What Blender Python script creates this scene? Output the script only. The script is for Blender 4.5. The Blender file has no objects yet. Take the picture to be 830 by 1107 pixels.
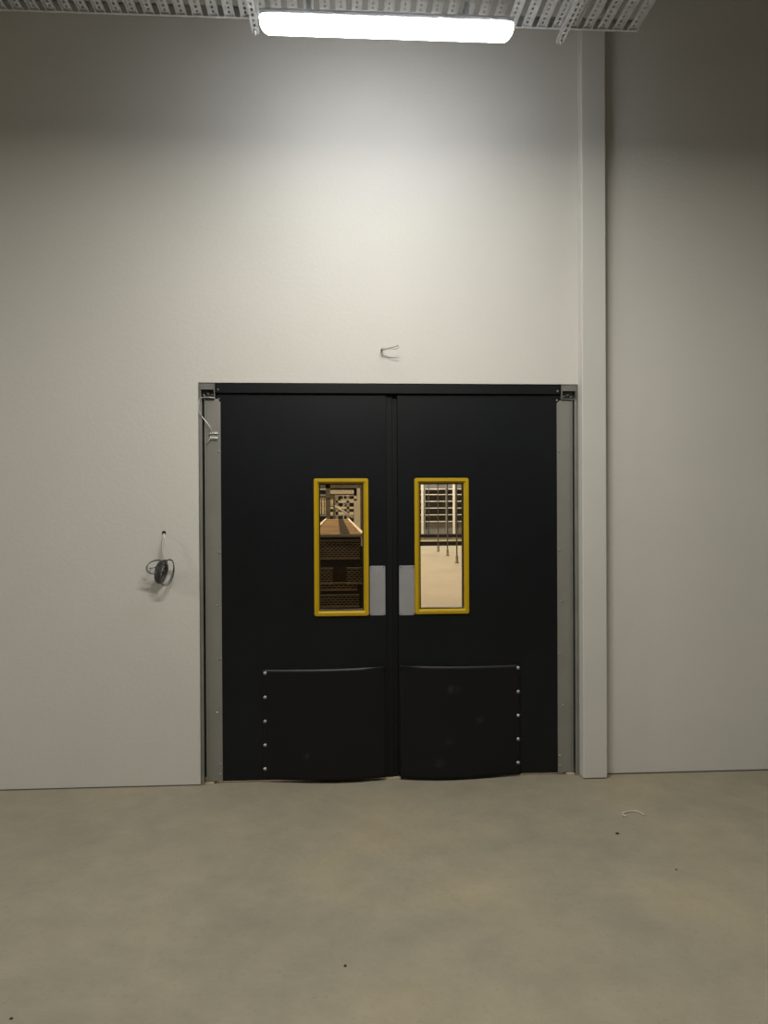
import bpy, bmesh, math, random
from mathutils import Vector, Matrix
random.seed(7)
C = bpy.context.scene
COL = C.collection
PI = math.pi
H = 1.6            # camera height
D = 4.48           # camera distance from the wall face (wall face is Y = 0)
F = 830.0
YAW, PITCH, ROLL = (math.radians(a) for a in (3.486, -0.355, -0.279))

# ------------------------------------------------------------------ camera
def rot(d):
    a, y, b = d
    a, b = a*math.cos(ROLL)-b*math.sin(ROLL), a*math.sin(ROLL)+b*math.cos(ROLL)
    y, b = y*math.cos(PITCH)-b*math.sin(PITCH), y*math.sin(PITCH)+b*math.cos(PITCH)
    a, y = a*math.cos(YAW)+y*math.sin(YAW), -a*math.sin(YAW)+y*math.cos(YAW)
    return Vector((a, y, b))
def P(px, py, dist=D):
    """point seen at a photo pixel on the plane `dist` metres in front of the camera (parallel to the wall)"""
    d = rot(((px-415)/F, 1.0, -(py-553.5)/F))
    return Vector((d.x/d.y*dist, dist-D, H+d.z/d.y*dist))
def PF(px, py, z=0.0):
    d = rot(((px-415)/F, 1.0, -(py-553.5)/F))
    t = (z-H)/d.z
    return Vector((d.x*t, d.y*t-D, z))
cd = bpy.data.cameras.new('camera'); cam = bpy.data.objects.new('camera', cd); COL.objects.link(cam)
r_, f_, u_ = rot((1, 0, 0)), rot((0, 1, 0)), rot((0, 0, 1))
m = Matrix.Identity(4)
for i in range(3):
    m[i][0], m[i][1], m[i][2] = r_[i], u_[i], -f_[i]
m[0][3], m[1][3], m[2][3] = 0, -D, H
cam.matrix_world = m
cd.sensor_fit = 'VERTICAL'; cd.sensor_height = 24; cd.lens = 24*F/1107
cd.clip_start = 0.05; cd.clip_end = 200
C.camera = cam

# ------------------------------------------------------------------ materials
def mat(name, col, rough=0.5, metal=0.0, var=0.0, scale=3.0, bump=0.0, bscale=60.0, spec=0.5, col2=None, emit=None, estr=0):
    M = bpy.data.materials.new(name); M.use_nodes = True
    nt = M.node_tree; N = nt.nodes; L = nt.links
    b = N['Principled BSDF']
    b.inputs['Base Color'].default_value = (*col, 1)
    b.inputs['Roughness'].default_value = rough
    b.inputs['Metallic'].default_value = metal
    b.inputs['Specular IOR Level'].default_value = spec
    tc = N.new('ShaderNodeTexCoord')
    if var or col2:
        n = N.new('ShaderNodeTexNoise'); n.inputs['Scale'].default_value = scale; n.inputs['Detail'].default_value = 6
        L.new(tc.outputs['Object'], n.inputs['Vector'])
        r = N.new('ShaderNodeValToRGB')
        c2 = col2 or tuple(min(1, c*(1+var)) for c in col)
        c1 = col if col2 else tuple(c*(1-var) for c in col)
        r.color_ramp.elements[0].color = (*c1, 1); r.color_ramp.elements[0].position = 0.35
        r.color_ramp.elements[1].color = (*c2, 1); r.color_ramp.elements[1].position = 0.65
        L.new(n.outputs['Fac'], r.inputs['Fac']); L.new(r.outputs['Color'], b.inputs['Base Color'])
    if bump:
        n = N.new('ShaderNodeTexNoise'); n.inputs['Scale'].default_value = bscale; n.inputs['Detail'].default_value = 4
        L.new(tc.outputs['Object'], n.inputs['Vector'])
        bp = N.new('ShaderNodeBump'); bp.inputs['Strength'].default_value = bump; bp.inputs['Distance'].default_value = 0.01
        L.new(n.outputs['Fac'], bp.inputs['Height']); L.new(bp.outputs['Normal'], b.inputs['Normal'])
    if emit:
        b.inputs['Emission Color'].default_value = (*emit, 1); b.inputs['Emission Strength'].default_value = estr
    return M
WALL = mat('painted_wall', (.595, .575, .53), .62, var=.022, scale=1.1, bump=.12, bscale=45)
TRIMW = mat('painted_boxing', (.56, .545, .505), .55, var=.02, scale=2)
JOINT = mat('joint_gap_shadow', (.09, .08, .065), .8)
STEEL = mat('galvanised_steel', (.60, .61, .62), .42, metal=.75, var=.12, scale=18)
STEELD = mat('dark_steel', (.14, .135, .125), .5, metal=.3, var=.2, scale=9)
GUARD = mat('brushed_door_steel', (.265, .257, .232), .48, metal=.35, var=.06, scale=4, spec=.4)
FRAME = mat('frame_steel', (.30, .295, .275), .45, metal=.5, var=.1, scale=6)
BRKT = mat('bracket_steel_shaded', (.2, .195, .18), .45, metal=.4, var=.1, scale=20)  # darker than the frame steel to carry the shade in the top corners
RUBBER = mat('black_rubber', (.0030, .0042, .0058), .40, var=.18, scale=3, bump=.05, bscale=120, spec=.36)
RUBG = mat('black_gasket', (.005, .0055, .0065), .55, spec=.25)
YEL = mat('yellow_plastic', (.46, .295, .003), .40, var=.04, scale=12, spec=.45)
PLATE = mat('push_plate_metal', (.36, .36, .37), .42, metal=.35, var=.05, scale=10)
SCREW = mat('screw_metal', (.62, .61, .58), .3, metal=.85)
RIVET = mat('rivet_metal', (.42, .41, .38), .36, metal=.7)
DARK = mat('dark_void', (.012, .012, .012), .9)
CABLE = mat('grey_cable', (.085, .085, .088), .5, var=.2, scale=60)
CABLEW = mat('pale_wire', (.55, .53, .48), .5)
HOUSE = mat('lamp_housing', (.75, .76, .78), .4)
CLIP = mat('lamp_clip', (.8, .8, .84), .4)
PLANK = mat('timber_planks', (.22, .15, .08), .85, spec=.1, var=.3, scale=7)
MESHM = mat('mesh_steel', (.17, .145, .115), .5, metal=.1, var=.2, scale=9)
BLACKM = mat('black_steel', (.024, .020, .016), .9, spec=.05)
RACKP = mat('frame_light_grey', (.42, .42, .42), .6)
RACKD = mat('rack_panel', (.09, .09, .09), .6, var=.2, scale=1.2)
RACKL = mat('rack_pale', (.7, .66, .58), .5)
RACKM = mat('rack_grey', (.17, .17, .165), .5, var=.2, scale=2)
BWALL = mat('hall_cladding', (.13, .13, .125), .6, var=.1, scale=.6)
WOOD = mat('pale_wood', (.55, .43, .27), .7, var=.1, scale=30)
LAMP = mat('lamp_diffuser', (.9, .9, .9), .5, emit=(.93, .96, 1.0), estr=1)
HALLLAMP = mat('warm_lamp_diffuser', (.9, .9, .9), .5, emit=(1, .8, .5), estr=14)
SPECK = mat('dark_debris', (.02, .016, .01), .8)
CEIL = mat('ceiling_grey', (.48, .50, .53), .8)

def floor_mat():
    M = bpy.data.materials.new('concrete_floor'); M.use_nodes = True
    nt = M.node_tree; N = nt.nodes; L = nt.links; b = N['Principled BSDF']
    tc = N.new('ShaderNodeTexCoord')
    def noise(s, det, rough=.55, dist=0):
        n = N.new('ShaderNodeTexNoise'); n.inputs['Scale'].default_value = s; n.inputs['Detail'].default_value = det
        n.inputs['Roughness'].default_value = rough; n.inputs['Distortion'].default_value = dist
        L.new(tc.outputs['Object'], n.inputs['Vector']); return n
    n1 = noise(.9, 8, .6, .4)
    r1 = N.new('ShaderNodeValToRGB'); e = r1.color_ramp.elements
    e[0].position = .33; e[0].color = (.240, .218, .166, 1)
    e[1].position = .68; e[1].color = (.308, .265, .187, 1)
    m1 = e.new(.5); m1.color = (.273, .247, .184, 1)
    L.new(n1.outputs['Fac'], r1.inputs['Fac'])
    n2 = noise(5, 10, .7)
    r2 = N.new('ShaderNodeValToRGB'); r2.color_ramp.elements[0].color = (.86, .86, .86, 1); r2.color_ramp.elements[0].position = .3
    r2.color_ramp.elements[1].color = (1.08, 1.07, 1.05, 1); r2.color_ramp.elements[1].position = .7
    L.new(n2.outputs['Fac'], r2.inputs['Fac'])
    mx = N.new('ShaderNodeMix'); mx.data_type = 'RGBA'; mx.blend_type = 'MULTIPLY'; mx.inputs['Factor'].default_value = 1
    L.new(r1.outputs['Color'], mx.inputs[6]); L.new(r2.outputs['Color'], mx.inputs[7])
    n3 = noise(55, 4, .6)
    r3 = N.new('ShaderNodeValToRGB'); r3.color_ramp.elements[0].color = (.78, .77, .75, 1); r3.color_ramp.elements[0].position = .27
    r3.color_ramp.elements[1].color = (1.02, 1.02, 1.02, 1); r3.color_ramp.elements[1].position = .42
    L.new(n3.outputs['Fac'], r3.inputs['Fac'])
    m2 = N.new('ShaderNodeMix'); m2.data_type = 'RGBA'; m2.blend_type = 'MULTIPLY'; m2.inputs['Factor'].default_value = .8
    L.new(mx.outputs[2], m2.inputs[6]); L.new(r3.outputs['Color'], m2.inputs[7])
    L.new(m2.outputs[2], b.inputs['Base Color'])
    b.inputs['Roughness'].default_value = .55; b.inputs['Specular IOR Level'].default_value = .35
    bp = N.new('ShaderNodeBump'); bp.inputs['Strength'].default_value = .25; bp.inputs['Distance'].default_value = .01
    n4 = noise(22, 8, .65); L.new(n4.outputs['Fac'], bp.inputs['Height']); L.new(bp.outputs['Normal'], b.inputs['Normal'])
    return M
FLOOR = floor_mat()

def glass_mat():
    M = bpy.data.materials.new('clear_pane'); M.use_nodes = True
    nt = M.node_tree; N = nt.nodes; L = nt.links; N.clear()
    o = N.new('ShaderNodeOutputMaterial'); t = N.new('ShaderNodeBsdfTransparent'); g = N.new('ShaderNodeBsdfGlossy')
    t.inputs['Color'].default_value = (.93, .93, .92, 1); g.inputs['Roughness'].default_value = .03
    fr = N.new('ShaderNodeFresnel'); fr.inputs['IOR'].default_value = 1.35
    mx = N.new('ShaderNodeMixShader')
    L.new(fr.outputs[0], mx.inputs[0]); L.new(t.outputs[0], mx.inputs[1]); L.new(g.outputs[0], mx.inputs[2]); L.new(mx.outputs[0], o.inputs[0])
    return M
GLASS = glass_mat()

def flap_mat(scuffs):
    """black rubber with pale rubbed marks at given object-space x, z, radius"""
    M = mat('scuffed_rubber', (.0062, .0062, .0068), .42, spec=.26, bump=.08, bscale=25)
    nt = M.node_tree; N = nt.nodes; L = nt.links; b = N['Principled BSDF']
    tc = N.new('ShaderNodeTexCoord'); nz = N.new('ShaderNodeTexNoise'); nz.inputs['Scale'].default_value = 14; nz.inputs['Detail'].default_value = 5
    L.new(tc.outputs['Object'], nz.inputs['Vector'])
    rr = N.new('ShaderNodeValToRGB'); rr.color_ramp.elements[0].position = .42; rr.color_ramp.elements[1].position = .62
    L.new(nz.outputs['Fac'], rr.inputs['Fac'])
    acc = None
    for (x, z, r) in scuffs:
        vd = N.new('ShaderNodeVectorMath'); vd.operation = 'SUBTRACT'; vd.inputs[1].default_value = (x, 0, z)
        L.new(tc.outputs['Object'], vd.inputs[0])
        vm = N.new('ShaderNodeVectorMath'); vm.operation = 'MULTIPLY'; vm.inputs[1].default_value = (1, 0, 1.3)
        L.new(vd.outputs[0], vm.inputs[0])
        ln = N.new('ShaderNodeVectorMath'); ln.operation = 'LENGTH'; L.new(vm.outputs[0], ln.inputs[0])
        mr = N.new('ShaderNodeMapRange'); mr.inputs['From Min'].default_value = r; mr.inputs['From Max'].default_value = r*.5
        L.new(ln.outputs['Value'], mr.inputs['Value'])
        if acc is None: acc = mr.outputs[0]
        else:
            ad = N.new('ShaderNodeMath'); ad.operation = 'MAXIMUM'; L.new(acc, ad.inputs[0]); L.new(mr.outputs[0], ad.inputs[1]); acc = ad.outputs[0]
    mu = N.new('ShaderNodeMath'); mu.operation = 'MULTIPLY'; L.new(acc, mu.inputs[0]); L.new(rr.outputs['Color'], mu.inputs[1])
    mx = N.new('ShaderNodeMix'); mx.data_type = 'RGBA'; mx.inputs[6].default_value = (.0062, .0062, .0068, 1); mx.inputs[7].default_value = (.023, .025, .030, 1)
    L.new(mu.outputs[0], mx.inputs[0]); L.new(mx.outputs[2], b.inputs['Base Color'])
    return M

# ------------------------------------------------------------------ mesh helpers
class MB:
    def __init__(s): s.v = []; s.f = []; s.sm = []
    def add(s, vs, fs, smooth=False):
        o = len(s.v); s.v += [tuple(v) for v in vs]; s.f += [tuple(i+o for i in f) for f in fs]; s.sm += [smooth]*len(fs)
    def box(s, x0, x1, y0, y1, z0, z1):
        s.add([(x0,y0,z0),(x1,y0,z0),(x1,y1,z0),(x0,y1,z0),(x0,y0,z1),(x1,y0,z1),(x1,y1,z1),(x0,y1,z1)],
              [(0,3,2,1),(4,5,6,7),(0,1,5,4),(1,2,6,5),(2,3,7,6),(3,0,4,7)])
    def prism(s, pts, y0, y1):
        """polygon of (x, z), extruded in y"""
        n = len(pts)
        s.add([(x, y0, z) for x, z in pts]+[(x, y1, z) for x, z in pts],
              [tuple(range(n)), tuple(range(2*n-1, n-1, -1))]+[(i, i+n, (i+1) % n+n, (i+1) % n) for i in range(n)])
    def tube(s, pts, r, n=8, closed=False):
        pts = [Vector(p) for p in pts]; m = len(pts); rings = []
        prev = None
        for i, p in enumerate(pts):
            a = pts[(i-1) % m] if (closed or i > 0) else p
            b = pts[(i+1) % m] if (closed or i < m-1) else p
            t = (b-a).normalized()
            if prev is None:
                q = Vector((0, 0, 1)) if abs(t.z) < .9 else Vector((1, 0, 0))
                u = t.cross(q).normalized()
            else:
                u = (prev-t*prev.dot(t)).normalized()
            prev = u; w = t.cross(u)
            rings.append([p+(u*math.cos(2*PI*k/n)+w*math.sin(2*PI*k/n))*r for k in range(n)])
        vs = [v for rg in rings for v in rg]; fs = []
        for i in range(m if closed else m-1):
            j = (i+1) % m
            for k in range(n): fs.append((i*n+k, i*n+(k+1) % n, j*n+(k+1) % n, j*n+k))
        s.add(vs, fs, True)
        if not closed:
            s.add(rings[0], [tuple(range(n-1, -1, -1))]); s.add(rings[-1], [tuple(range(n))])
    def lathe(s, c, prof, axis='y', n=16):
        """prof: (radius, along) pairs; along -y (towards camera) from centre c"""
        vs = []; fs = []
        for (r, a) in prof:
            for k in range(n):
                t = 2*PI*k/n
                if axis == 'y': vs.append((c[0]+r*math.cos(t), c[1]-a, c[2]+r*math.sin(t)))
                elif axis == 'z': vs.append((c[0]+r*math.cos(t), c[1]+r*math.sin(t), c[2]+a))
                else: vs.append((c[0]+a, c[1]+r*math.cos(t), c[2]+r*math.sin(t)))
        for i in range(len(prof)-1):
            for k in range(n): fs.append((i*n+k, i*n+(k+1) % n, (i+1)*n+(k+1) % n, (i+1)*n+k))
        s.add(vs, fs, True)
        s.add([vs[k] for k in range(n)], [tuple(range(n))]); s.add(vs[-n:], [tuple(range(n))])
    def build(s, name, material, parent=None, bevel=0, seg=2, label=None):
        me = bpy.data.meshes.new(name); me.from_pydata(s.v, [], s.f)
        me.polygons.foreach_set('use_smooth', s.sm); me.materials.append(material)
        bm = bmesh.new(); bm.from_mesh(me); bmesh.ops.remove_doubles(bm, verts=bm.verts, dist=1e-6)
        bmesh.ops.recalc_face_normals(bm, faces=bm.faces); bm.to_mesh(me); bm.free()
        o = bpy.data.objects.new(name, me); COL.objects.link(o)
        if parent: o.parent = parent
        if bevel:
            b = o.modifiers.new('bevel', 'BEVEL'); b.width = bevel; b.segments = seg; b.limit_method = 'ANGLE'; b.angle_limit = math.radians(40)
        if label: o['label'] = label
        return o
def box(*a):
    b = MB(); b.box(*a); return b
def tag(o, label, cat, group=None, kind=None):
    o['label'] = label; o['category'] = cat
    if group: o['group'] = group
    if kind: o['kind'] = kind
    return o
def empty(name, loc=(0, 0, 0)):
    o = bpy.data.objects.new(name, None); COL.objects.link(o); o.location = loc; o.empty_display_size = .1
    return o
def local(mb, loc):
    mb.v = [(x-loc[0], y-loc[1], z-loc[2]) for x, y, z in mb.v]; return mb
def cp(o, parent=None, loc=None):
    c = o.copy(); COL.objects.link(c)
    if parent is not None: c.parent = parent
    if loc is not None: c.location = loc
    for ch in [x for x in ALLC.get(o.name, [])]: cp(ch, c)
    return c
ALLC = {}
def rrect(x0, x1, z0, z1, r, n=5):
    pts = []
    for cx, cz, a0 in ((x1-r, z1-r, 0), (x0+r, z1-r, 90), (x0+r, z0+r, 180), (x1-r, z0+r, 270)):
        for k in range(n+1):
            a = math.radians(a0+90*k/n); pts.append((cx+r*math.cos(a), cz+r*math.sin(a)))
    return pts
def smooth_path(pts, sub=6):
    pts = [Vector(p) for p in pts]; out = []
    for i in range(len(pts)-1):
        p0 = pts[max(i-1, 0)]; p1 = pts[i]; p2 = pts[i+1]; p3 = pts[min(i+2, len(pts)-1)]
        for k in range(sub):
            t = k/sub
            out.append(.5*((2*p1)+(p2-p0)*t+(2*p0-5*p1+4*p2-p3)*t*t+(-p0+3*p1-3*p2+p3)*t**3))
    out.append(pts[-1]); return out

# ------------------------------------------------------------------ setting
OL, OR = P(215.4, 600).x, P(625.3, 600).x          # opening left / right
OT = (P(214.5, 413.6).z+P(624.8, 415.4).z)/2       # opening head
WT = .22
XL, XR, YF, ZC = -9.0, 8.0, -14.0, 5.6             # front room
HX0, HX1, HY1, HZ = -14.0, 16.0, 33.5, 8.0         # hall beyond

w = MB()
w.box(HX0, OL, 0, WT, 0, HZ); w.box(OR, HX1, 0, WT, 0, HZ); w.box(OL, OR, 0, WT, OT, HZ)
tag(w.build('wall_back', WALL), 'pale grey painted wall around the black double doors', 'wall', kind='structure')
tag(box(HX0-.5, HX1+.5, YF-.5, HY1+1, -.2, 0).build('floor', FLOOR), 'bare concrete floor running under the doors into the hall beyond', 'floor', kind='structure')
tag(box(XL, XR, YF, 0, ZC, ZC+.15).build('ceiling', CEIL), 'grey ceiling above the cable tray', 'ceiling', kind='structure')
tag(box(XL-.2, XL, YF, 0, 0, ZC).build('wall_left', WALL), 'pale side wall left of the doors', 'wall', kind='structure')
tag(box(XR, XR+.2, YF, 0, 0, ZC).build('wall_right', WALL), 'pale side wall right of the doors', 'wall', kind='structure')
tag(box(XL-.2, XR+.2, YF-.2, YF, 0, ZC).build('wall_front', WALL), 'pale wall facing the double doors', 'wall', kind='structure')
tag(box(HX0, HX1, WT, HY1, HZ, HZ+.2).build('ceiling', CEIL), 'high grey ceiling of the hall beyond the doors', 'ceiling', kind='structure')
tag(box(HX0-.2, HX0, WT, HY1, 0, HZ).build('wall_left', BWALL), 'left side wall of the hall beyond the doors', 'wall', kind='structure')
tag(box(HX1, HX1+.2, WT, HY1, 0, HZ).build('wall_right', BWALL), 'right side wall of the hall beyond the doors', 'wall', kind='structure')
w = MB(); w.box(HX0, HX1, HY1+.1, HY1+.3, 0, HZ)
tag(w.build('wall_back', BWALL), 'far grey clad wall of the hall beyond the doors', 'wall', kind='structure')

# boxed column right of the doors
CX0, CX1 = P(629.9, 405, D-.07).x, P(656, 640, D-.07).x
c = MB(); c.box(OR+.002, CX1, -.07, -.0005, 0.004, ZC-.01)
tag(c.build('trim_1', TRIMW, bevel=.006, seg=3), 'tall boxed pale column right beside the doors', 'column', kind='structure')
# floor joints: dark strips in place of the shadow gap under the wall
j = MB(); j.box(XL, OL, -.0025, -.0003, 0.0005, .006)
tag(j.build('trim_2', JOINT), 'thin dark joint at the foot of the wall left of the doors', 'joint', kind='structure')
j = MB(); j.box(CX1, XR, -.0025, -.0003, 0.0005, .007)
tag(j.build('trim_3', JOINT), 'thin dark joint at the foot of the wall right of the column', 'joint', kind='structure')

# ------------------------------------------------------------------ door frame
DY = .022                                          # front plane of the leaves
DD = D+DY
X = lambda px, py=640: P(px, py, DD).x
Z = lambda px, py: P(px, py, DD).z
fr = empty('trim_4', (0, .03, 0)); tag(fr, 'steel door frame with black head seal inside the wall opening', 'door frame', kind='structure')
FL = fr.location
HB = Z(420, 426)                                   # head seal underside
LT = HB-.004                                       # leaf top
def fpart(mb, name, mt, **k): return local(mb, FL).build(name, mt, fr, **k)
fpart(box(X(234.5), X(606), .006, .05, HB, OT-.003), 'head_seal', RUBBER, bevel=.003)
# steel jamb angles
for s, xa in ((1, OL), (-1, OR)):
    b = MB()
    x0, x1 = sorted((xa+s*.003, xa+s*.006)); b.box(x0, x1, -.006, .12, .0, OT-.004)
    x0, x1 = sorted((xa+s*.006, xa+s*.019)); b.box(x0, x1, .004, .010, .0, Z(420, 432))
    x0, x1 = sorted((xa+s*.016, xa+s*.019)); b.box(x0, x1, .010, .05, .0, Z(420, 432))
    fpart(b, 'jamb', FRAME, bevel=.001)
    b = MB(); x0, x1 = sorted((xa+s*.0065, xa+s*.075)); b.box(x0, x1, .10, .115, .012, HB)
    x0, x1 = sorted((xa+s*.0065, xa+s*.16)); b.box(x0, x1, .085, .099, HB-.10, OT-.004)
    fpart(b, 'jamb_dark_backing', RUBG)  # black backing added so the gaps by the jambs and corners stay dark
fpart(box(OL+.05, OR-.05, .066, .08, HB-.03, OT-.003), 'head_dark_backing', RUBG)  # backing shaped to block hall light in the gap over the leaves
# hinge brackets in the top corners
for s, xa, xb in ((1, OL+.008, X(234)), (-1, OR-.008, X(606.5))):
    x0, x1 = min(xa, xb), max(xa, xb)
    b = MB(); zt = OT-.004; zb = Z(420, 431.5); zm = Z(420, 422.5)
    b.box(x0, x1, .004, .010, zm, zt)                # top plate
    b.box(x0, x1, .055, .060, zb, zm)                # back
    b.box(x0, x1, .006, .060, zb, zb+.005)           # shelf
    xi0, xi1 = (x1-.006, x1) if s > 0 else (x0, x0+.006)
    b.box(xi0, xi1, .002, .055, zb, zt)
    xo0, xo1 = (x0, x0+.005) if s > 0 else (x1-.005, x1)
    b.box(xo0, xo1, .006, .055, zb, zm)
    br = fpart(b, 'hinge_bracket', BRKT, bevel=.001)
    zc = (zb+zm)/2
    for k, dx in enumerate((-.024, 0, .024)):
        bb = MB(); cx = (x0+x1)/2+dx
        bb.lathe((cx, .055, zc+(.004 if k == 1 else -.004)), [(.009, 0), (.009, .012), (.005, .013), (.005, .035), (.003, .037)], n=6)
        local(bb, FL).build('bolt', SCREW, br)
# pale packing blocks at the foot of each jamb
for xa, xb in ((P(221, 843).x, P(231, 843).x), (P(613, 834).x, P(622, 834).x)):
    fpart(box(xa, xb, .01, .05, 0, .011), 'packing_block', WOOD, bevel=.002)

# ------------------------------------------------------------------ door leaves
def rivet_mb(c, r=.0105):
    b = MB(); b.lathe(c, [(r, 0), (r, .002), (r*.72, .0035), (r*.6, .004), (r*.55, .007), (r*.3, .009), (.0006, .0095)], n=18); return b
def leaf(name, hinge, meet, gasket, guard_in, win, pl, flap, riv, scuffs, side, label):
    """hinge/meet: leaf edges in x; side: +1 when the hinge is on the left"""
    root = empty(name, (hinge, DY+.02, 0)); tag(root, label, 'door', kind='structure'); L0 = root.location
    def pt(mb, nm, mt, par=root, **k): return local(mb, L0).build(nm, mt, par, **k)
    zb = .012; zt = LT
    wx0, wx1, wz0, wz1 = win['in']
    x0, x1 = sorted((hinge, meet))
    b = MB(); y0, y1 = DY, DY+.04
    # leaf with a real window opening; the corner by the hinge bracket is cut away
    cutx = X(234.5) if side > 0 else X(606); zc = Z(420, 433)
    a0, a1 = (cutx, x1) if side > 0 else (x0, cutx)
    b.box(a0, a1, y0, y1, zc, zt)
    b.box(x0, x1, y0, y1, wz1, zc); b.box(x0, x1, y0, y1, zb, wz0)
    b.box(x0, wx0, y0, y1, wz0, wz1); b.box(wx1, x1, y0, y1, wz0, wz1)
    pt(b, 'door_leaf', RUBBER)
    gx0, gx1 = sorted((meet, gasket))
    gy = DY+.010 if side > 0 else DY+.0185
    if side < 0: gx0 -= .012
    b = MB(); b.box(gx0, gx1, gy, gy+.008, zb-.006, zt+.002)
    pt(b, 'meeting_seal', RUBG, bevel=.003)
    # grey guard over the hinge edge, outer top corner chamfered
    gi = guard_in; go = hinge; ch = .02; gz0 = Z(420, 839.5); gz1 = Z(420, 432)
    pts = [(go, gz0), (gi, gz0), (gi, gz1-ch), (gi-side*ch, gz1), (go, gz1)]
    b = MB(); b.prism(pts, DY-.004, DY-.0005)
    x0_, x1_ = sorted((go, go+side*.003)); b.box(x0_, x1_, DY-.016, DY-.004, gz0, gz1)
    x0_, x1_ = sorted((go+side*.012, go+side*.018)); b.box(x0_, x1_, DY-.006, DY-.004, gz0, gz1-.002)
    g = pt(b, 'hinge_guard', GUARD, bevel=.001)
    for py, off in ((488, .011), (596, .011), (652, .026), (709, .011), (766, .030), (821, .011), (832, .011)):
        pt(rivet_mb((gi-side*off, DY-.004, Z(420, py)), .0048), 'screw', SCREW, g)
    for py in (422.5, 431):
        xx = X(237.6) if side > 0 else X(602.6)
        pt(rivet_mb((xx, (DY if py > 425 else .006), Z(420, py)+(-.006 if py > 430 else 0)), .006), 'screw', SCREW)
    # yellow window surround: raised rim that slopes in to the pane
    ox0, ox1, oz0, oz1 = win['out']
    def ring(x0, x1, z0, z1, y, r):
        return [(x, y, z) for x, z in rrect(x0, x1, z0, z1, r, 5)]
    e = .014
    def shrink(d, y, r): return ring(ox0+d, ox1-d, oz0+d, oz1-d, y, r)
    dd = wx0-ox0
    rings = [shrink(0, DY-.0005, .012), shrink(0, DY-.009, .012), shrink(.003, DY-.0125, .010), shrink(dd*.50, DY-.0135, .006), shrink(dd*.56, DY-.0125, .004),
             shrink(dd*.97, DY+.006, .0015), shrink(dd, DY+.010, .0012), shrink(dd, DY+.030, .0012)]
    vs = [p for r in rings for p in r]; n = len(rings[0]); fs = []
    for i in range(len(rings)-1):
        for k in range(n): fs.append((i*n+k, i*n+(k+1) % n, (i+1)*n+(k+1) % n, (i+1)*n+k))
    b = MB(); b.add(vs, fs)
    wf = pt(b, 'window_frame', YEL, label='yellow plastic window surround')
    b = box(wx0+.0005, wx1-.0005, DY+.016, DY+.019, wz0+.0005, wz1-.0005)
    pt(b, 'pane', GLASS, wf)
    # push plate
    px0, px1, pz0, pz1 = pl
    b = MB(); b.prism(rrect(px0, px1, pz0, pz1, .007), DY-.0025, DY-.0004)
    pp = pt(b, 'push_plate', PLATE, bevel=.0006, label='grey metal push plate')
    for cx in (px0+.009, px1-.009):
        for cz in (pz0+.009, pz1-.009):
            pt(rivet_mb((cx, DY-.0025, cz), .0032), 'screw', STEELD, pp)
    # impact flap: held by rivets on the hinge side, bowed away from the leaf
    fx0, fx1, fz0, fz1 = flap
    NX, NZ = 36, 30; vs = []; fs = []
    for jz in range(NZ+1):
        for ix in range(NX+1):
            u = ix/NX; v = jz/NZ
            t = u if side > 0 else 1-u                # 0 at the rivets, 1 at the meeting edge
            bow = .006+.060*math.sin(PI*min(1, t*1.02))**1.0*(1-v)**1.6*(.35+.65*t)+.018*t*t*(1-v)+.002*math.sin(PI*t)
            curl = .016*max(0, (v-.965)/.035)*max(0, (t-.82)/.18)
            zz = fz0+(fz1-fz0)*v-.004*math.sin(PI*t)*v+(.010*(t**5)*v)
            vs.append((fx0+(fx1-fx0)*u, DY-bow-curl, zz))
    for jz in range(NZ):
        for ix in range(NX):
            a = jz*(NX+1)+ix; fs.append((a, a+1, a+NX+2, a+NX+1))
    b = MB(); b.add(vs, fs, True)
    fo = (0, 0, 0)
    fl = pt(b, 'impact_flap', flap_mat([(x-L0[0], z-L0[2], r) for x, z, r in scuffs]), label='loose black rubber kick flap held by a row of rivets')
    sd = fl.modifiers.new('thickness', 'SOLIDIFY'); sd.thickness = .0032; sd.offset = 0
    for (rx, rz) in riv:
        pt(rivet_mb((rx, DY-.0085, rz)), 'rivet', RIVET, fl)
    return root

w1 = dict(out=(X(339.7), X(398.6), Z(369, 665.8), Z(369, 517.3)), **{'in': (X(346.2), X(391.9), Z(369, 658.7), Z(369, 524.3))})
w2 = dict(out=(X(448.2), X(506.8), Z(477, 663.6), Z(477, 516.8)), **{'in': (X(454.8), X(500.2), Z(477, 656.5), Z(477, 523.8))})
def uni(w):   # same border on all four sides
    o = w['out']; d = (w['in'][0]-o[0]+o[1]-w['in'][1])/2
    w['in'] = (o[0]+d, o[1]-d, o[2]+d, o[3]-d); return w
leaf('door_1', OL+.032, X(417.6, 600), X(424.6, 600), X(239.6), uni(w1), (X(399.6), X(416.4), Z(408, 665.2), Z(408, 611.8)),
     (X(283.8, 780), X(416.6, 780), Z(350, 840.5), Z(350, 722.5)), [(X(286.6, py), Z(286.6, py)) for py in (727.5, 753.5, 779.5, 805.2, 830.8)],
     [(X(330, 780), Z(330, 815), .03)], 1, 'black rubber swing door leaf on the left, rivets down the left of its kick flap')
leaf('door_2', OR-.032, X(430.2, 600), X(425.2, 600), X(602.2, 640), uni(w2), (X(431.4), X(448.0), Z(440, 665.0), Z(440, 611.4)),
     (X(432.6, 780), X(562.3, 780), Z(500, 838.3), Z(500, 719.2)), [(X(559.7, py), Z(559.7, py)) for py in (721.6, 747.2, 773, 798.6, 824)],
     [(X(490, 745), Z(490, 745), .045), (X(518, 777), Z(518, 777), .035), (X(474, 822), Z(474, 822), .04), (X(485, 800), Z(485, 800), .03)], -1,
     'black rubber swing door leaf on the right, rivets down the right of its kick flap')

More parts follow.
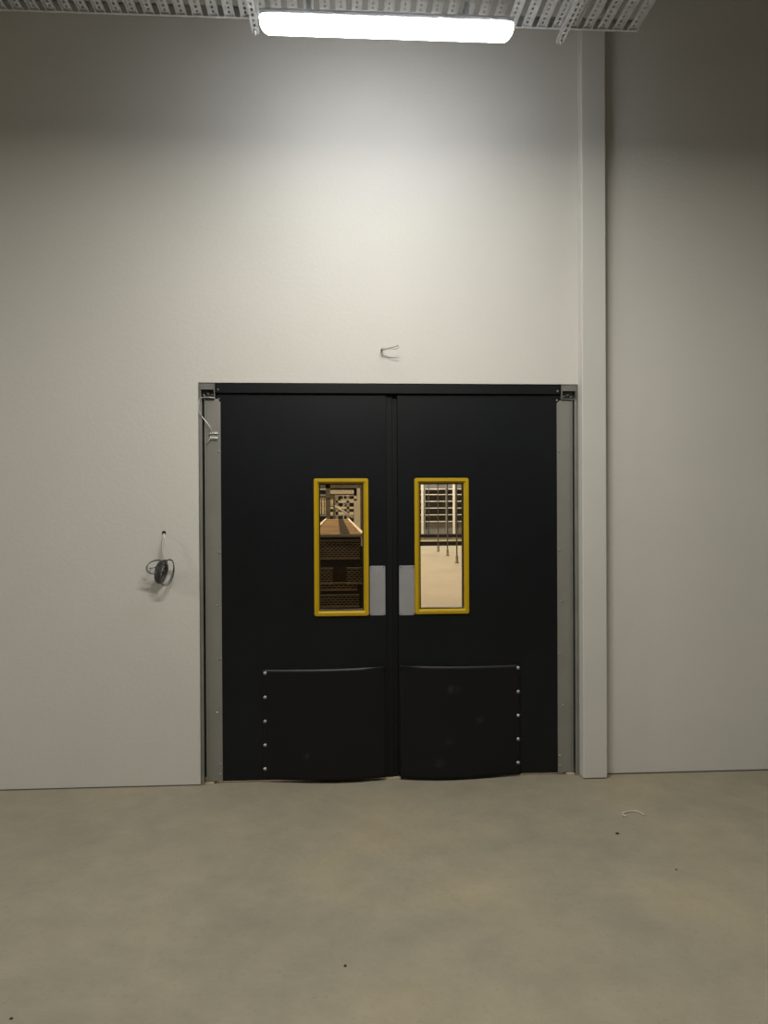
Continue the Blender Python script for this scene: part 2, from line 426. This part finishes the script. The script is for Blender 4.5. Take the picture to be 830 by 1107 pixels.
# ------------------------------------------------------------------ door contact sensor and its lead
s0 = Vector((X(233), DY-.012, Z(233, 471)))
sn = empty('door_sensor', s0); tag(sn, 'small silver door contact with curved lead on the left hinge guard', 'sensor')
b = MB()
b.box(X(228), X(236.8), DY-.008, DY-.0042, Z(232, 476.5), Z(232, 467)); local(b, s0).build('mount', STEEL, sn, bevel=.001)
for py in (468.8, 474):
    b = MB(); b.lathe((X(228.2), DY-.015, Z(232, py)), [(.006, 0), (.006, .004), (.0045, .005), (.0045, .046), (.0025, .048)], axis='x', n=14)
    local(b, s0).build('contact', SCREW, sn)
b = MB(); b.tube(smooth_path([(X(a), DY-dy, Z(a, c)) for a, c, dy in ((234, 430.8, .018), (228, 430.2, .022), (221, 430.2, .024), (217.8, 433, .026), (217, 440, .026), (217.6, 446.5, .026), (221, 452, .024), (226, 458, .024), (229.6, 463.5, .022), (230.3, 468.5, .019))]), .0025)
local(b, s0).build('lead', STEEL, sn)
b = MB(); b.tube([(X(229.5), DY-.012, Z(229, 472.5)), (X(227.5), DY-.016, Z(229, 476)), (X(225.4), DY-.018, Z(229, 479.8))], .003)
local(b, s0).build('tail', STEEL, sn)

# ------------------------------------------------------------------ wires sticking out above the doors
a0 = P(412.5, 378.6)
wr = empty('loose_wire', (a0.x, 0, a0.z)); tag(wr, 'short stub of pale wires poking out of the wall above the doors', 'wire')
b = MB(); b.lathe((a0.x, -.0002, a0.z), [(.008, 0), (.008, .001), (.006, .0015), (.0005, .0012)], n=16); local(b, wr.location).build('hole_rim', DARK, wr)
def W(px, py, y): 
    q = P(px, py, D+y); return (q.x, q.y, q.z)
b = MB()
b.tube(smooth_path([W(412.5, 378.8, .0), W(413, 378.5, -.03), W(418, 377, -.055), (W(425, 375.4, -.07)), W(430, 373.9, -.075), W(430.8, 375.2, -.078), W(428, 377.2, -.08), W(422, 376.9, -.07), W(415, 378.2, -.045)]), .0022)
b.tube(smooth_path([W(412.5, 378.3, .0), W(414, 377.4, -.035), W(420, 376.2, -.06), W(428, 374.2, -.075), W(429.5, 372.6, -.072)]), .0018)
local(b, wr.location).build('core', mat('wire_beige', (.32, .30, .26), .5), wr)
b = MB()
b.tube(smooth_path([W(412, 379.5, .0), W(411.5, 378.2, -.02), W(413, 376, -.03), W(415.2, 375.4, -.035)]), .0024)
b.tube(smooth_path([W(413, 379.5, .0), W(411.3, 380.8, -.02), W(410.6, 381.6, -.03)]), .0018)
b.tube(smooth_path([W(413, 379.5, .0), W(413.4, 381.6, -.02), W(413, 383.0, -.03)]), .0022)
local(b, wr.location).build('stub', CABLEW, wr)

# ------------------------------------------------------------------ coil of grey cable hanging left of the doors
c0 = P(177.2, 576)
co = empty('cable_coil', (c0.x, 0, c0.z)); tag(co, 'coil of thin grey cable hanging from a hole in the wall left of the doors', 'cable')
b = MB(); b.lathe((c0.x, -.0002, c0.z), [(.0115, 0), (.0115, .0015), (.009, .002), (.0005, .0015)], n=18); local(b, co.location).build('hole_rim', DARK, co)
b = MB()
b.tube(smooth_path([W(177.2, 577, .0), W(177.1, 580, -.03), W(176.2, 586, -.04), W(175.9, 595, -.045), W(176.9, 603, -.05), W(177.3, 608, -.055), W(173, 611.5, -.06)]), .0042)
b.tube(smooth_path([W(177.2, 577, .0), W(177.8, 580, -.028), W(178.8, 585, -.038), W(177.7, 592, -.045), W(176.9, 603, -.052)]), .0038)
local(b, co.location).build('tail', CABLEW, co, label='paler looped tail of the cable')
def loop(cx, cy, rx, ry, tilt, y0, ya, ph=0, n=40):
    pts = []
    for k in range(n):
        t = 2*PI*k/n; a = rx*math.cos(t); q = ry*math.sin(t); th = math.radians(tilt)
        px = cx+a*math.cos(th)-q*math.sin(th); py = cy-(a*math.sin(th)+q*math.cos(th))
        pts.append(W(px, py, y0+ya*math.cos(t+ph)))
    return pts
b = MB()
for args in ((168.8, 613.2, 11.2, 7.0, 14, -.055, .02), (169.5, 613.0, 10.6, 7.6, 10, -.06, .025),
             (180.6, 618.8, 6.8, 14.6, -14, -.06, .03), (180.3, 618.5, 6.2, 14.0, -18, -.055, .032), (180.9, 619.2, 7.0, 14.2, -12, -.065, .028)):
    b.tube(loop(*args), .0022, n=6, closed=True)
rnd = random.Random(3)
for k in range(17):
    rx = 1.2+5.4*(k/16); ry = 8.5+5*rnd.random()
    b.tube(loop(174.6+2.2*(rnd.random()-.5), 618.2+1.6*(rnd.random()-.5), rx, ry, -16+14*(rnd.random()-.5), -.058+.012*rnd.random(), .028, ph=.8*rnd.random()), .0021, n=6, closed=True)
b.tube(smooth_path([W(161, 614.2, -.05), W(167, 613.6, -.075), W(173, 609.5, -.085), W(177.5, 605.5, -.085), W(184, 605.6, -.07)]), .0024)
b.tube(smooth_path([W(163.5, 614, -.05), W(162.2, 617, -.06), W(162, 620, -.065)]), .0022)
local(b, co.location).build('loops', CABLE, co)

# ------------------------------------------------------------------ cable tray
TDist = 3.78
TY = TDist-D                                        # far edge of the tray (towards the wall)
TZ = P(420, 27, TDist).z                            # underside
TZ = sum(P(a, c_, TDist).z for a, c_ in ((0, 13), (263, 20.3), (556, 30), (688, 34)))/4
TXR = P(688.5, 34, TDist).x; TXL = TXR-.0765*62; TW = .6
tr = empty('cable_tray', ((TXL+TXR)/2, TY-TW/2, TZ)); tag(tr, 'wide galvanised cable tray with perforated rungs hanging above the lamp', 'cable tray')
TL = tr.location
for y0, s in ((TY, -1), (TY-TW, 1)):
    b = MB(); ya, yb = sorted((y0, y0+s*.0015)); b.box(TXL, TXR, ya, yb, TZ, TZ+.055)
    ya, yb = sorted((y0+s*.0015, y0+s*.012)); b.box(TXL, TXR, ya, yb, TZ, TZ+.0015)
    b.box(TXL, TXR, ya, yb, TZ+.0535, TZ+.055)
    local(b, TL).build('side_rail', STEEL, tr)
# one rung: shallow channel along y, punched with a row of rectangular holes
b = MB(); RW = .046; y1 = TY-.012; y0 = TY-TW+.012; zt = TZ+.008; t = .0015
hole_w, hole_l, pitch = .011, .019, .034
b.box(-RW/2, -hole_w/2, y0, y1, zt, zt+t); b.box(hole_w/2, RW/2, y0, y1, zt, zt+t)
yy = y1
while yy > y0+.004:
    ye = max(y0, yy-(pitch-hole_l)); b.box(-hole_w/2, hole_w/2, ye, yy, zt, zt+t); yy -= pitch
for q in (-1, 1):
    xa, xb = sorted((q*RW/2, q*(RW/2+.0015))); b.box(xa, xb, y0, y1, TZ+.0002, zt+t)
    xa, xb = sorted((q*RW/2, q*(RW/2-.004))); b.box(xa, xb, y0, y1, TZ+.0002, TZ+.0015)
b.box(-RW/2, RW/2, y1-.002, y1, TZ+.0015, zt)
rung = local(b, (0, TL[1], TZ)).build('rung', STEEL, tr)
rung.location = (TXR-.030-TL[0], 0, 0)
for k in range(1, 61):
    r = rung.copy(); COL.objects.link(r); r.parent = tr; r.location = (TXR-.030-.0765*k-TL[0], 0, 0)

# slotted support struts with hanging rods
def strut(xe, lab):
    L = .95; z1 = TZ-.0015; hgt = .021; wd = .036; ye = 3.86-D
    o = empty('tray_support', (xe, ye-L/2, z1-hgt)); o['label'] = lab; o['category'] = 'bracket'; o['group'] = 'supports under the cable tray'
    b = MB(); zb = z1-hgt; t = .002
    sw, sl, pt_ = .012, .024, .040
    b.box(-wd/2, -sw/2, -L/2, L/2, 0, t); b.box(sw/2, wd/2, -L/2, L/2, 0, t)
    yy = L/2
    while yy > -L/2+.002:
        ye2 = max(-L/2, yy-(pt_-sl)); b.box(-sw/2, sw/2, ye2, yy, 0, t); yy -= pt_
    b.box(-wd/2, -wd/2+t, -L/2, L/2, t, hgt); b.box(wd/2-t, wd/2, -L/2, L/2, t, hgt)
    b.box(-wd/2+t, -wd/2+.009, -L/2, L/2, hgt-t, hgt); b.box(wd/2-.009, wd/2-t, -L/2, L/2, hgt-t, hgt)
    b.build('channel', STEEL, o)
    for yy in (L/2-.028, -L/2+.028):
        q = MB(); q.lathe((0, yy, -.022), [(.004, 0), (.004, ZC-(z1-hgt)+.022-.001)], axis='z', n=10)
        rd = q.build('hanging_rod', STEEL, o)
        q = MB(); q.lathe((0, yy, -.009), [(.009, 0), (.009, .008)], axis='z', n=6); q.build('nut', SCREW, rd)
        q = MB(); q.lathe((0, yy, hgt), [(.012, 0), (.012, .002), (.009, .002), (.009, .010)], axis='z', n=6); q.build('nut', SCREW, rd)
    return o
strut(P(276.5, 43.5, 3.86).x, 'slotted steel strut under the tray at the left end of the lamp')
strut(P(604.5, 51.5, 3.86).x, 'slotted steel strut under the tray to the right of the lamp')

# ------------------------------------------------------------------ batten lamp
LD = 3.64
lx0, lx1 = P(281, 27, LD).x, P(554, 31, LD).x
lz0 = P(417, 41.5, LD).z; lz1 = P(417, 14.5, LD).z
lc = Vector(((lx0+lx1)/2, LD-D, (lz0+lz1)/2-.004))
hl = (lx1-lx0)/2
lp = empty('batten_lamp', lc); tag(lp, 'long white batten lamp, lit, hanging under the cable tray', 'lamp')
print('lamp', lc[:], 'half', hl, 'h', lz1-lz0, 'tray z', TZ)
def lampbody(hw, z0, z1, ch, ends):
    """rounded bar along x: profile narrows downwards, ends taper"""
    prof = []
    n = 12
    for k in range(n+1):
        a = PI*k/n; prof.append((-hw*math.cos(a), z1+(z0-z1)*min(1, math.sin(a)**.55)))
    return prof
def bar(prof_fn, xs):
    vs = []; fs = []; n = None
    for x, sy, sz in xs:
        pr = prof_fn(sy, sz); n = len(pr)
        vs += [(x, y, z) for y, z in pr]
    for i in range(len(xs)-1):
        for k in range(n): fs.append((i*n+k, i*n+(k+1) % n, (i+1)*n+(k+1) % n, (i+1)*n+k))
    b = MB(); b.add(vs, fs, True); b.add(vs[:n], [tuple(range(n))]); b.add(vs[-n:], [tuple(range(n))]); return b
hh = .050
def dprof(sy, sz):
    n = 14; pr = []
    for k in range(n+1):
        a = PI*k/n; pr.append((-.048*sy*math.cos(a), .016-(.064*sz)*min(1, math.sin(a)**.6)))
    return pr
xs = [(-hl, .55, .35), (-hl+.006, .8, .55), (-hl+.018, .93, .8), (-hl+.034, 1, .97), (-hl+.05, 1, 1), (hl-.05, 1, 1), (hl-.034, 1, .97), (hl-.018, .93, .8), (hl-.006, .8, .55), (hl, .55, .35)]
df = bar(dprof, xs).build('diffuser', LAMP, lp)
b = MB(); pts = rrect(-hl+.002, hl-.002, -.046, .046, .02); nn = len(pts)
b.add([(x, y, .0165) for x, y in pts]+[(x, y, .034) for x, y in pts]+[(x*.99, y*.8, .046) for x, y in pts],
      [tuple(range(nn)), tuple(range(2*nn, 3*nn))]+[(i, (i+1) % nn, nn+(i+1) % nn, nn+i) for i in range(nn)]+[(nn+i, nn+(i+1) % nn, 2*nn+(i+1) % nn, 2*nn+i) for i in range(nn)])
b.build('housing', HOUSE, lp)
for k in range(5):
    x = -hl+.10+(2*hl-.2)*k/4
    for s in (-1, 1):
        b = MB(); ya, yb = sorted((s*.0465, s*.0525)); b.box(x-.012, x+.012, ya, yb, .018, .032); b.build('clip', CLIP, lp, bevel=.002)
for s in (-1, 1):
    b = MB(); x = s*hl*.62; zt = TZ-lc.z-.0005
    b.box(x-.012, x+.012, -.035, .035, .046, .049)
    for q in (-1, 1): b.box(x-.012, x+.012, q*.035-.0015, q*.035+.0015, .046, max(.06, zt))
    b.build('mounting_bracket', STEEL, lp)

# ------------------------------------------------------------------ floor litter
b = MB(); q = [PF(a, c_, .003) for a, c_ in ((673, 881.5), (672.8, 879.8), (675, 878.8), (680, 877.6), (687, 877.4), (692, 879), (696, 881.4))]
o0 = q[3]; b.tube([v+Vector((0, 0, .002)) for v in smooth_path(q, 5)], .0032, n=6)
b.tube([q[0]+Vector((0, 0, .004)), q[0]+Vector((.012, -.02, .002))], .0045, n=6)
oo = local(b, (o0.x, o0.y, 0)).build('wire_offcut', CABLEW); oo.location = (o0.x, o0.y, 0)
tag(oo, 'curved white offcut of wire lying on the floor right of the doors', 'wire')
def pebble(px, py, sx, sy, lab):
    q = PF(px, py); b = MB(); n = 9; rr = random.Random(px)
    rad = [.75+.5*rr.random() for _ in range(n)]
    vs = [(sx*rad[k]*math.cos(2*PI*k/n), sy*rad[k]*math.sin(2*PI*k/n), .0005) for k in range(n)]
    vs += [(x*.6, y*.6, min(sx, sy)*.8) for x, y, z in vs]
    b.add(vs, [tuple(range(n)), tuple(range(n, 2*n))]+[(i, (i+1) % n, n+(i+1) % n, n+i) for i in range(n)])
    o = b.build('debris', SPECK); o.location = (q.x, q.y, 0); tag(o, lab, 'debris', 'dark crumbs on the concrete floor')
pebble(667.5, 901.5, .010, .008, 'dark crumb on the floor just below the white wire offcut')
pebble(730.8, 940.4, .005, .006, 'tiny black crumb on the floor far right, alone')
pebble(373, 1044.5, .006, .006, 'small dark crumb on the floor near the bottom centre')
pebble(12, 1101.5, .006, .005, 'small dark crumb in the bottom left corner of the floor')

# ------------------------------------------------------------------ hall beyond the doors
def Q(px, py, dist): 
    v = P(px, py, dist); return v
# long plank-topped platform with mesh steps (left window)
PD = 6.6; PE = 15.5
ptop = P(369, 577.8, PD).z; px0 = P(337, 577, PD).x; px1 = P(391.5, 577, PD).x
y0p, y1p = PD-D, PE-D
pf = empty('raised_walkway', ((px0+px1)/2, y0p, 0)); tag(pf, 'long plank topped walkway with dark mesh front behind the left window', 'walkway')
PL = pf.location
def pp(mb, nm, mt, par=pf, **k): return local(mb, PL).build(nm, mt, par, **k)
n = 26; wdt = (y1p-y0p)/n
for k in range(n):
    dz = .004*random.random()
    pp(box(px0+.01, px1-.01, y0p+.03+wdt*k, y0p+.03+wdt*(k+1)-.012, ptop-.03, ptop-dz), 'plank', PLANK)
for xa in (px0-.02, px1-.012):
    pp(box(xa, xa+.03, y0p, y1p+.03, ptop-.1, ptop+.012), 'side_rail', RACKL)
pp(box(px0-.02, px1+.02, y0p-.02, y0p+.02, ptop-.02, ptop+.004), 'nosing', RACKM)
for xa in (px0, px1-.05):
    for yy in (y0p+.1, (y0p+y1p)/2, y1p-.1): pp(box(xa, xa+.05, yy, yy+.05, 0, ptop-.1), 'leg', STEELD)
fx0, fx1 = px0-.15, px1+.15
for (pa, pb) in ((577.5, 700),):
    pp(box(fx0, fx1, y0p+.03, y0p+.05, max(0, P(369, pb, PD).z), P(369, pa, PD).z-.005), 'riser_panel', BLACKM)
def meshpanel(x0, x1, z0, z1, y, cw, chh):
    b = MB(); r = .0024; nz = max(1, int((z1-z0)/chh))
    for i in range(nz+1):
        z = z0+(z1-z0)*i/nz; nx = int((x1-x0)/cw); pts = []
        for k in range(nx*2+1):
            ph = (k+i) % 2
            pts.append((x0+(x1-x0)*k/(nx*2), y, z+(chh*.42 if ph else -chh*.05)))
        b.tube(pts, r, n=4)
    b.box(x0, x1, y-.004, y+.004, z0-.012, z0-.004); b.box(x0, x1, y-.004, y+.004, z1+.012, z1+.02)
    return b
for (ya_, yb_, a, c_) in ((586, 603, 342, 389), (616, 630, 346, 360), (616, 630, 374.5, 391), (632, 637, 346, 386), (645, 655, 346, 388)):
    z0_, z1_ = P(369, yb_, PD).z, P(369, ya_, PD).z
    pp(meshpanel(P(a, 600, PD).x, P(c_, 600, PD).x, z0_, z1_, y0p+.0, .036, .0165), 'mesh_panel', MESHM)
pp(box(P(361, 600, PD).x, P(374, 600, PD).x, y0p+.018, y0p+.03, .02, ptop-.12), 'front_shadow_strip', BLACKM)  # dark strip stands in for the shadow down the mesh front
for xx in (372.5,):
    pp(box(P(xx, 570, PD).x-.04, P(xx, 570, PD).x+.045, y0p+.02, y1p-.3, ptop+.0045, ptop+.008), 'top_shadow_strip', BLACKM, label='dark strip for the shadow down the middle of the planks')  # shadow along the planks, laid on as a near-black strip

# steel gantries behind the walkway
def gantry(dist, xs, beams, lab, braces=(), wd=.12, mt=RACKM):
    xm = P(sum(x for x, _ in xs)/len(xs), 550, dist).x
    g = empty('steel_gantry', (xm, dist-D, 0)); g['label'] = lab; g['category'] = 'steel frame'; g['group'] = 'steel frames in the hall beyond'
    for x, w_ in xs:
        xx = P(x, 550, dist).x; local(box(xx-w_/2, xx+w_/2, dist-D-w_/2, dist-D+w_/2, 0, 5.5), g.location).build('post', mt, g)
    for (xa, xb, py, h_) in beams:
        p, q = P(xa, py, dist), P(xb, py, dist)
        local(box(p.x, q.x, dist-D-.05, dist-D+.05, p.z-h_/2, p.z+h_/2), g.location)  .build('beam', RACKP if h_ < .1 else mt, g)
    for (xa, ya, xb, yb) in braces:
        b = MB(); b.tube([P(xa, ya, dist), P(xb, yb, dist)], .03, n=6); local(b, g.location).build('brace', mt, g)
    return g
gantry(17.2, [(354.6, .10), (390.5, .05)], [(340, 395, 525.5, .10), (340, 357, 538.2, .06)], 'nearest dark steel frame behind the plank walkway', mt=STEELD)
gantry(21, [(384.5, .1), (388, .12)], [(356, 390, 528.8, .05), (356, 390, 531.5, .2), (357, 389, 535.2, .05), (368, 400, 540.4, .05)], 'middle steel frame with pale cross beams behind the left window', mt=RACKP, braces=[(362, 547, 382, 560)])
gantry(27, [(364, .1), (376, .1), (386.5, .2)], [(356, 392, 542.5, .07), (356, 392, 549, .07), (357, 382, 555, .09)], 'farthest steel frame seen through the left window', [(363, 545, 372, 553), (366, 552, 374, 544)])
# lit pale curtain strips left of the gantry
cs = empty('strip_curtain', (P(349, 547, 16.3).x, 16.3-D, 0)); tag(cs, 'pale hanging plastic strips at the left edge of the left window', 'curtain')
for a, b_ in ((345.5, 347), (348, 350.2), (351, 352), (357.4, 361)):
    p, q = P(a, 539, 16.3), P(b_, 547 if a > 355 else 556, 16.3); local(box(p.x, q.x, p.y, p.y+.02, q.z, p.z), cs.location).build('strip', RACKL, cs)
b = MB(); p = P(336, 538.6, 16.3); q = P(362, 538, 16.3); b.box(p.x, q.x, p.y-.02, p.y+.04, p.z, p.z+.06); b.box(p.x, p.x+.05, p.y-.02, p.y+.04, 0, p.z); b.box(q.x-.04, q.x, p.y-.02, p.y+.04, 0, p.z)
local(b, cs.location).build('curtain_rail', STEELD, cs)
# stack of goods on the right behind the left window
# far shelving (right window)
RD = 33.0
def far_rack(xa, xb, lab, pale=RACKL):
    a, c_ = P(xa, 550, RD), P(xb, 550, RD)
    o = empty('storage_rack', ((a.x+c_.x)/2, RD-D, 0)); o['label'] = lab; o['category'] = 'rack'; o['group'] = 'tall racks along the far wall'
    Lc = o.location; yb = RD-D
    local(box(a.x, c_.x, yb+.5, yb+.53, .62, P(480, 520, RD).z), Lc).build('back_panel', RACKD, o)
    for py in (528.7, 534.6, 541.9, 549.2, 556.5, 563.8):
        z = P(480, py, RD).z; local(box(a.x, c_.x, yb, yb+.5, z-.016, z+.016), Lc).build('shelf', pale, o)
    for xx, uw in ((a.x, .06), (c_.x-.09, .09), (a.x+(c_.x-a.x)*.7, .04)):
        local(box(xx, xx+uw, yb-.03, yb+.06, .02, P(480, 520, RD).z), Lc).build('upright', pale if uw == .09 else RACKM, o)
    z0_, z1_ = P(480, 580, RD).z, P(480, 565, RD).z
    local(box(a.x+.12, c_.x-.06, yb+.08, yb+.1, z0_, z1_), Lc).build('lower_panel', RACKM, o)
    return o
far_rack(425, 457.6, 'farthest left rack by the far wall behind the right window')
far_rack(458.2, 491.6, 'middle rack with bright shelf edges behind the right window')
far_rack(492.4, 530, 'rack at the right edge of the right window')
far_rack(330, 388, 'rack by the far wall behind the walkway', RACKM)
# low dark conveyor in front of the far racks
a, c_ = P(395, 583, RD-1.5), P(540, 583, RD-1.5)
cv = empty('conveyor', ((a.x+c_.x)/2, RD-1.5-D, 0)); tag(cv, 'low dark conveyor running across in front of the far racks', 'conveyor')
yb = RD-1.5-D
zt = lambda py: P(477, py, RD-1.5).z
local(box(a.x, c_.x, yb, yb+.6, zt(581.2), zt(577.8)), cv.location).build('belt', BLACKM, cv)
local(box(a.x, c_.x, yb-.03, yb, zt(583.4), zt(581.4)), cv.location).build('side_rail', RACKM, cv)
local(box(a.x, c_.x, yb-.02, yb, zt(585.2), zt(583.6)), cv.location).build('side_panel', RACKL, cv)
local(box(a.x, c_.x, yb+.02, yb+.5, 0.0, zt(585.4)), cv.location).build('base', BLACKM, cv)
# thin posts on heavy feet
POSTS = ((473.6, 596.2, 'slender post with thick foot, farthest of the three on the open floor'),
         (483.7, 600.9, 'slender post with thick foot, middle of the three on the open floor'),
         (493.8, 608.6, 'slender post with thick foot, nearest of the three on the open floor'),
         (463.4, 588.5, 'slender post standing farthest back beside the far conveyor'))
for (x, y, lab) in POSTS:
    g = PF(x, y); o = empty('floor_post', (g.x, g.y, 0)); o['label'] = lab; o['category'] = 'post'; o['group'] = 'slender posts on the hall floor'
    b = MB(); b.lathe((0, 0, .02), [(.02, 0), (.02, 5.2)], axis='z', n=10); b.build('pole', STEELD, o)
    b = MB(); b.lathe((0, 0, 0), [(.06, 0), (.06, .02), (.038, .03), (.038, .2), (.022, .215)], axis='z', n=12); b.build('foot', STEELD, o)
# hall lights
def area(name, loc, sx, sy, power, col, rot_=(0, 0, 0)):
    l = bpy.data.lights.new(name, 'AREA'); l.shape = 'RECTANGLE'; l.size = sx; l.size_y = sy; l.energy = power; l.color = col
    o = bpy.data.objects.new(name, l); COL.objects.link(o); o.location = loc; o.rotation_euler = rot_; return o
WARM = (1, .71, .36)
for i, (x, y) in enumerate(((-3.5, 8.5), (4, 13), (-4, 13), (3, 20), (-3, 20), (5, 26.5), (-4, 26.5), (1, 27))):
    area('hall_light', (x, y, 7.6), 1.6, .5, 430 if y < 25 else 700, WARM if y < 25 else (1, .92, .8))
area('hall_light', (-.5, 1.0, 6.4), .9, .3, 150, WARM)  # added to brighten the mesh front of the walkway
area('hall_light', (-.7, 3.9, 6.2), .9, .3, 60, (1, .66, .36))

# front-room lights: the lit batten plus unseen battens; the centre one is added to flatten the wall's falloff
LAMP.node_tree.nodes['Principled BSDF'].inputs['Emission Strength'].default_value = 30
COOL = (1.0, .97, .885)
for (x, y, pw) in ((-6.3, -1.9, 155), (.2, -1.9, 84), (-3.4, -5.2, 20), (3.8, -3.8, 42), (-3.2, -10.5, 12), (2.4, -10.5, 12)):
    area('room_light', (x, y, 3.76), 1.2, .12, pw, COOL if x > -5 else (1, .985, .93))

wd = bpy.data.worlds.new('world'); C.world = wd; wd.use_nodes = True
wd.node_tree.nodes['Background'].inputs[0].default_value = (.5, .5, .5, 1); wd.node_tree.nodes['Background'].inputs[1].default_value = .02
vs_ = C.view_settings; vs_.view_transform = 'Standard'; vs_.look = 'None'; vs_.exposure = 0; vs_.gamma = 1; vs_.use_curve_mapping = False
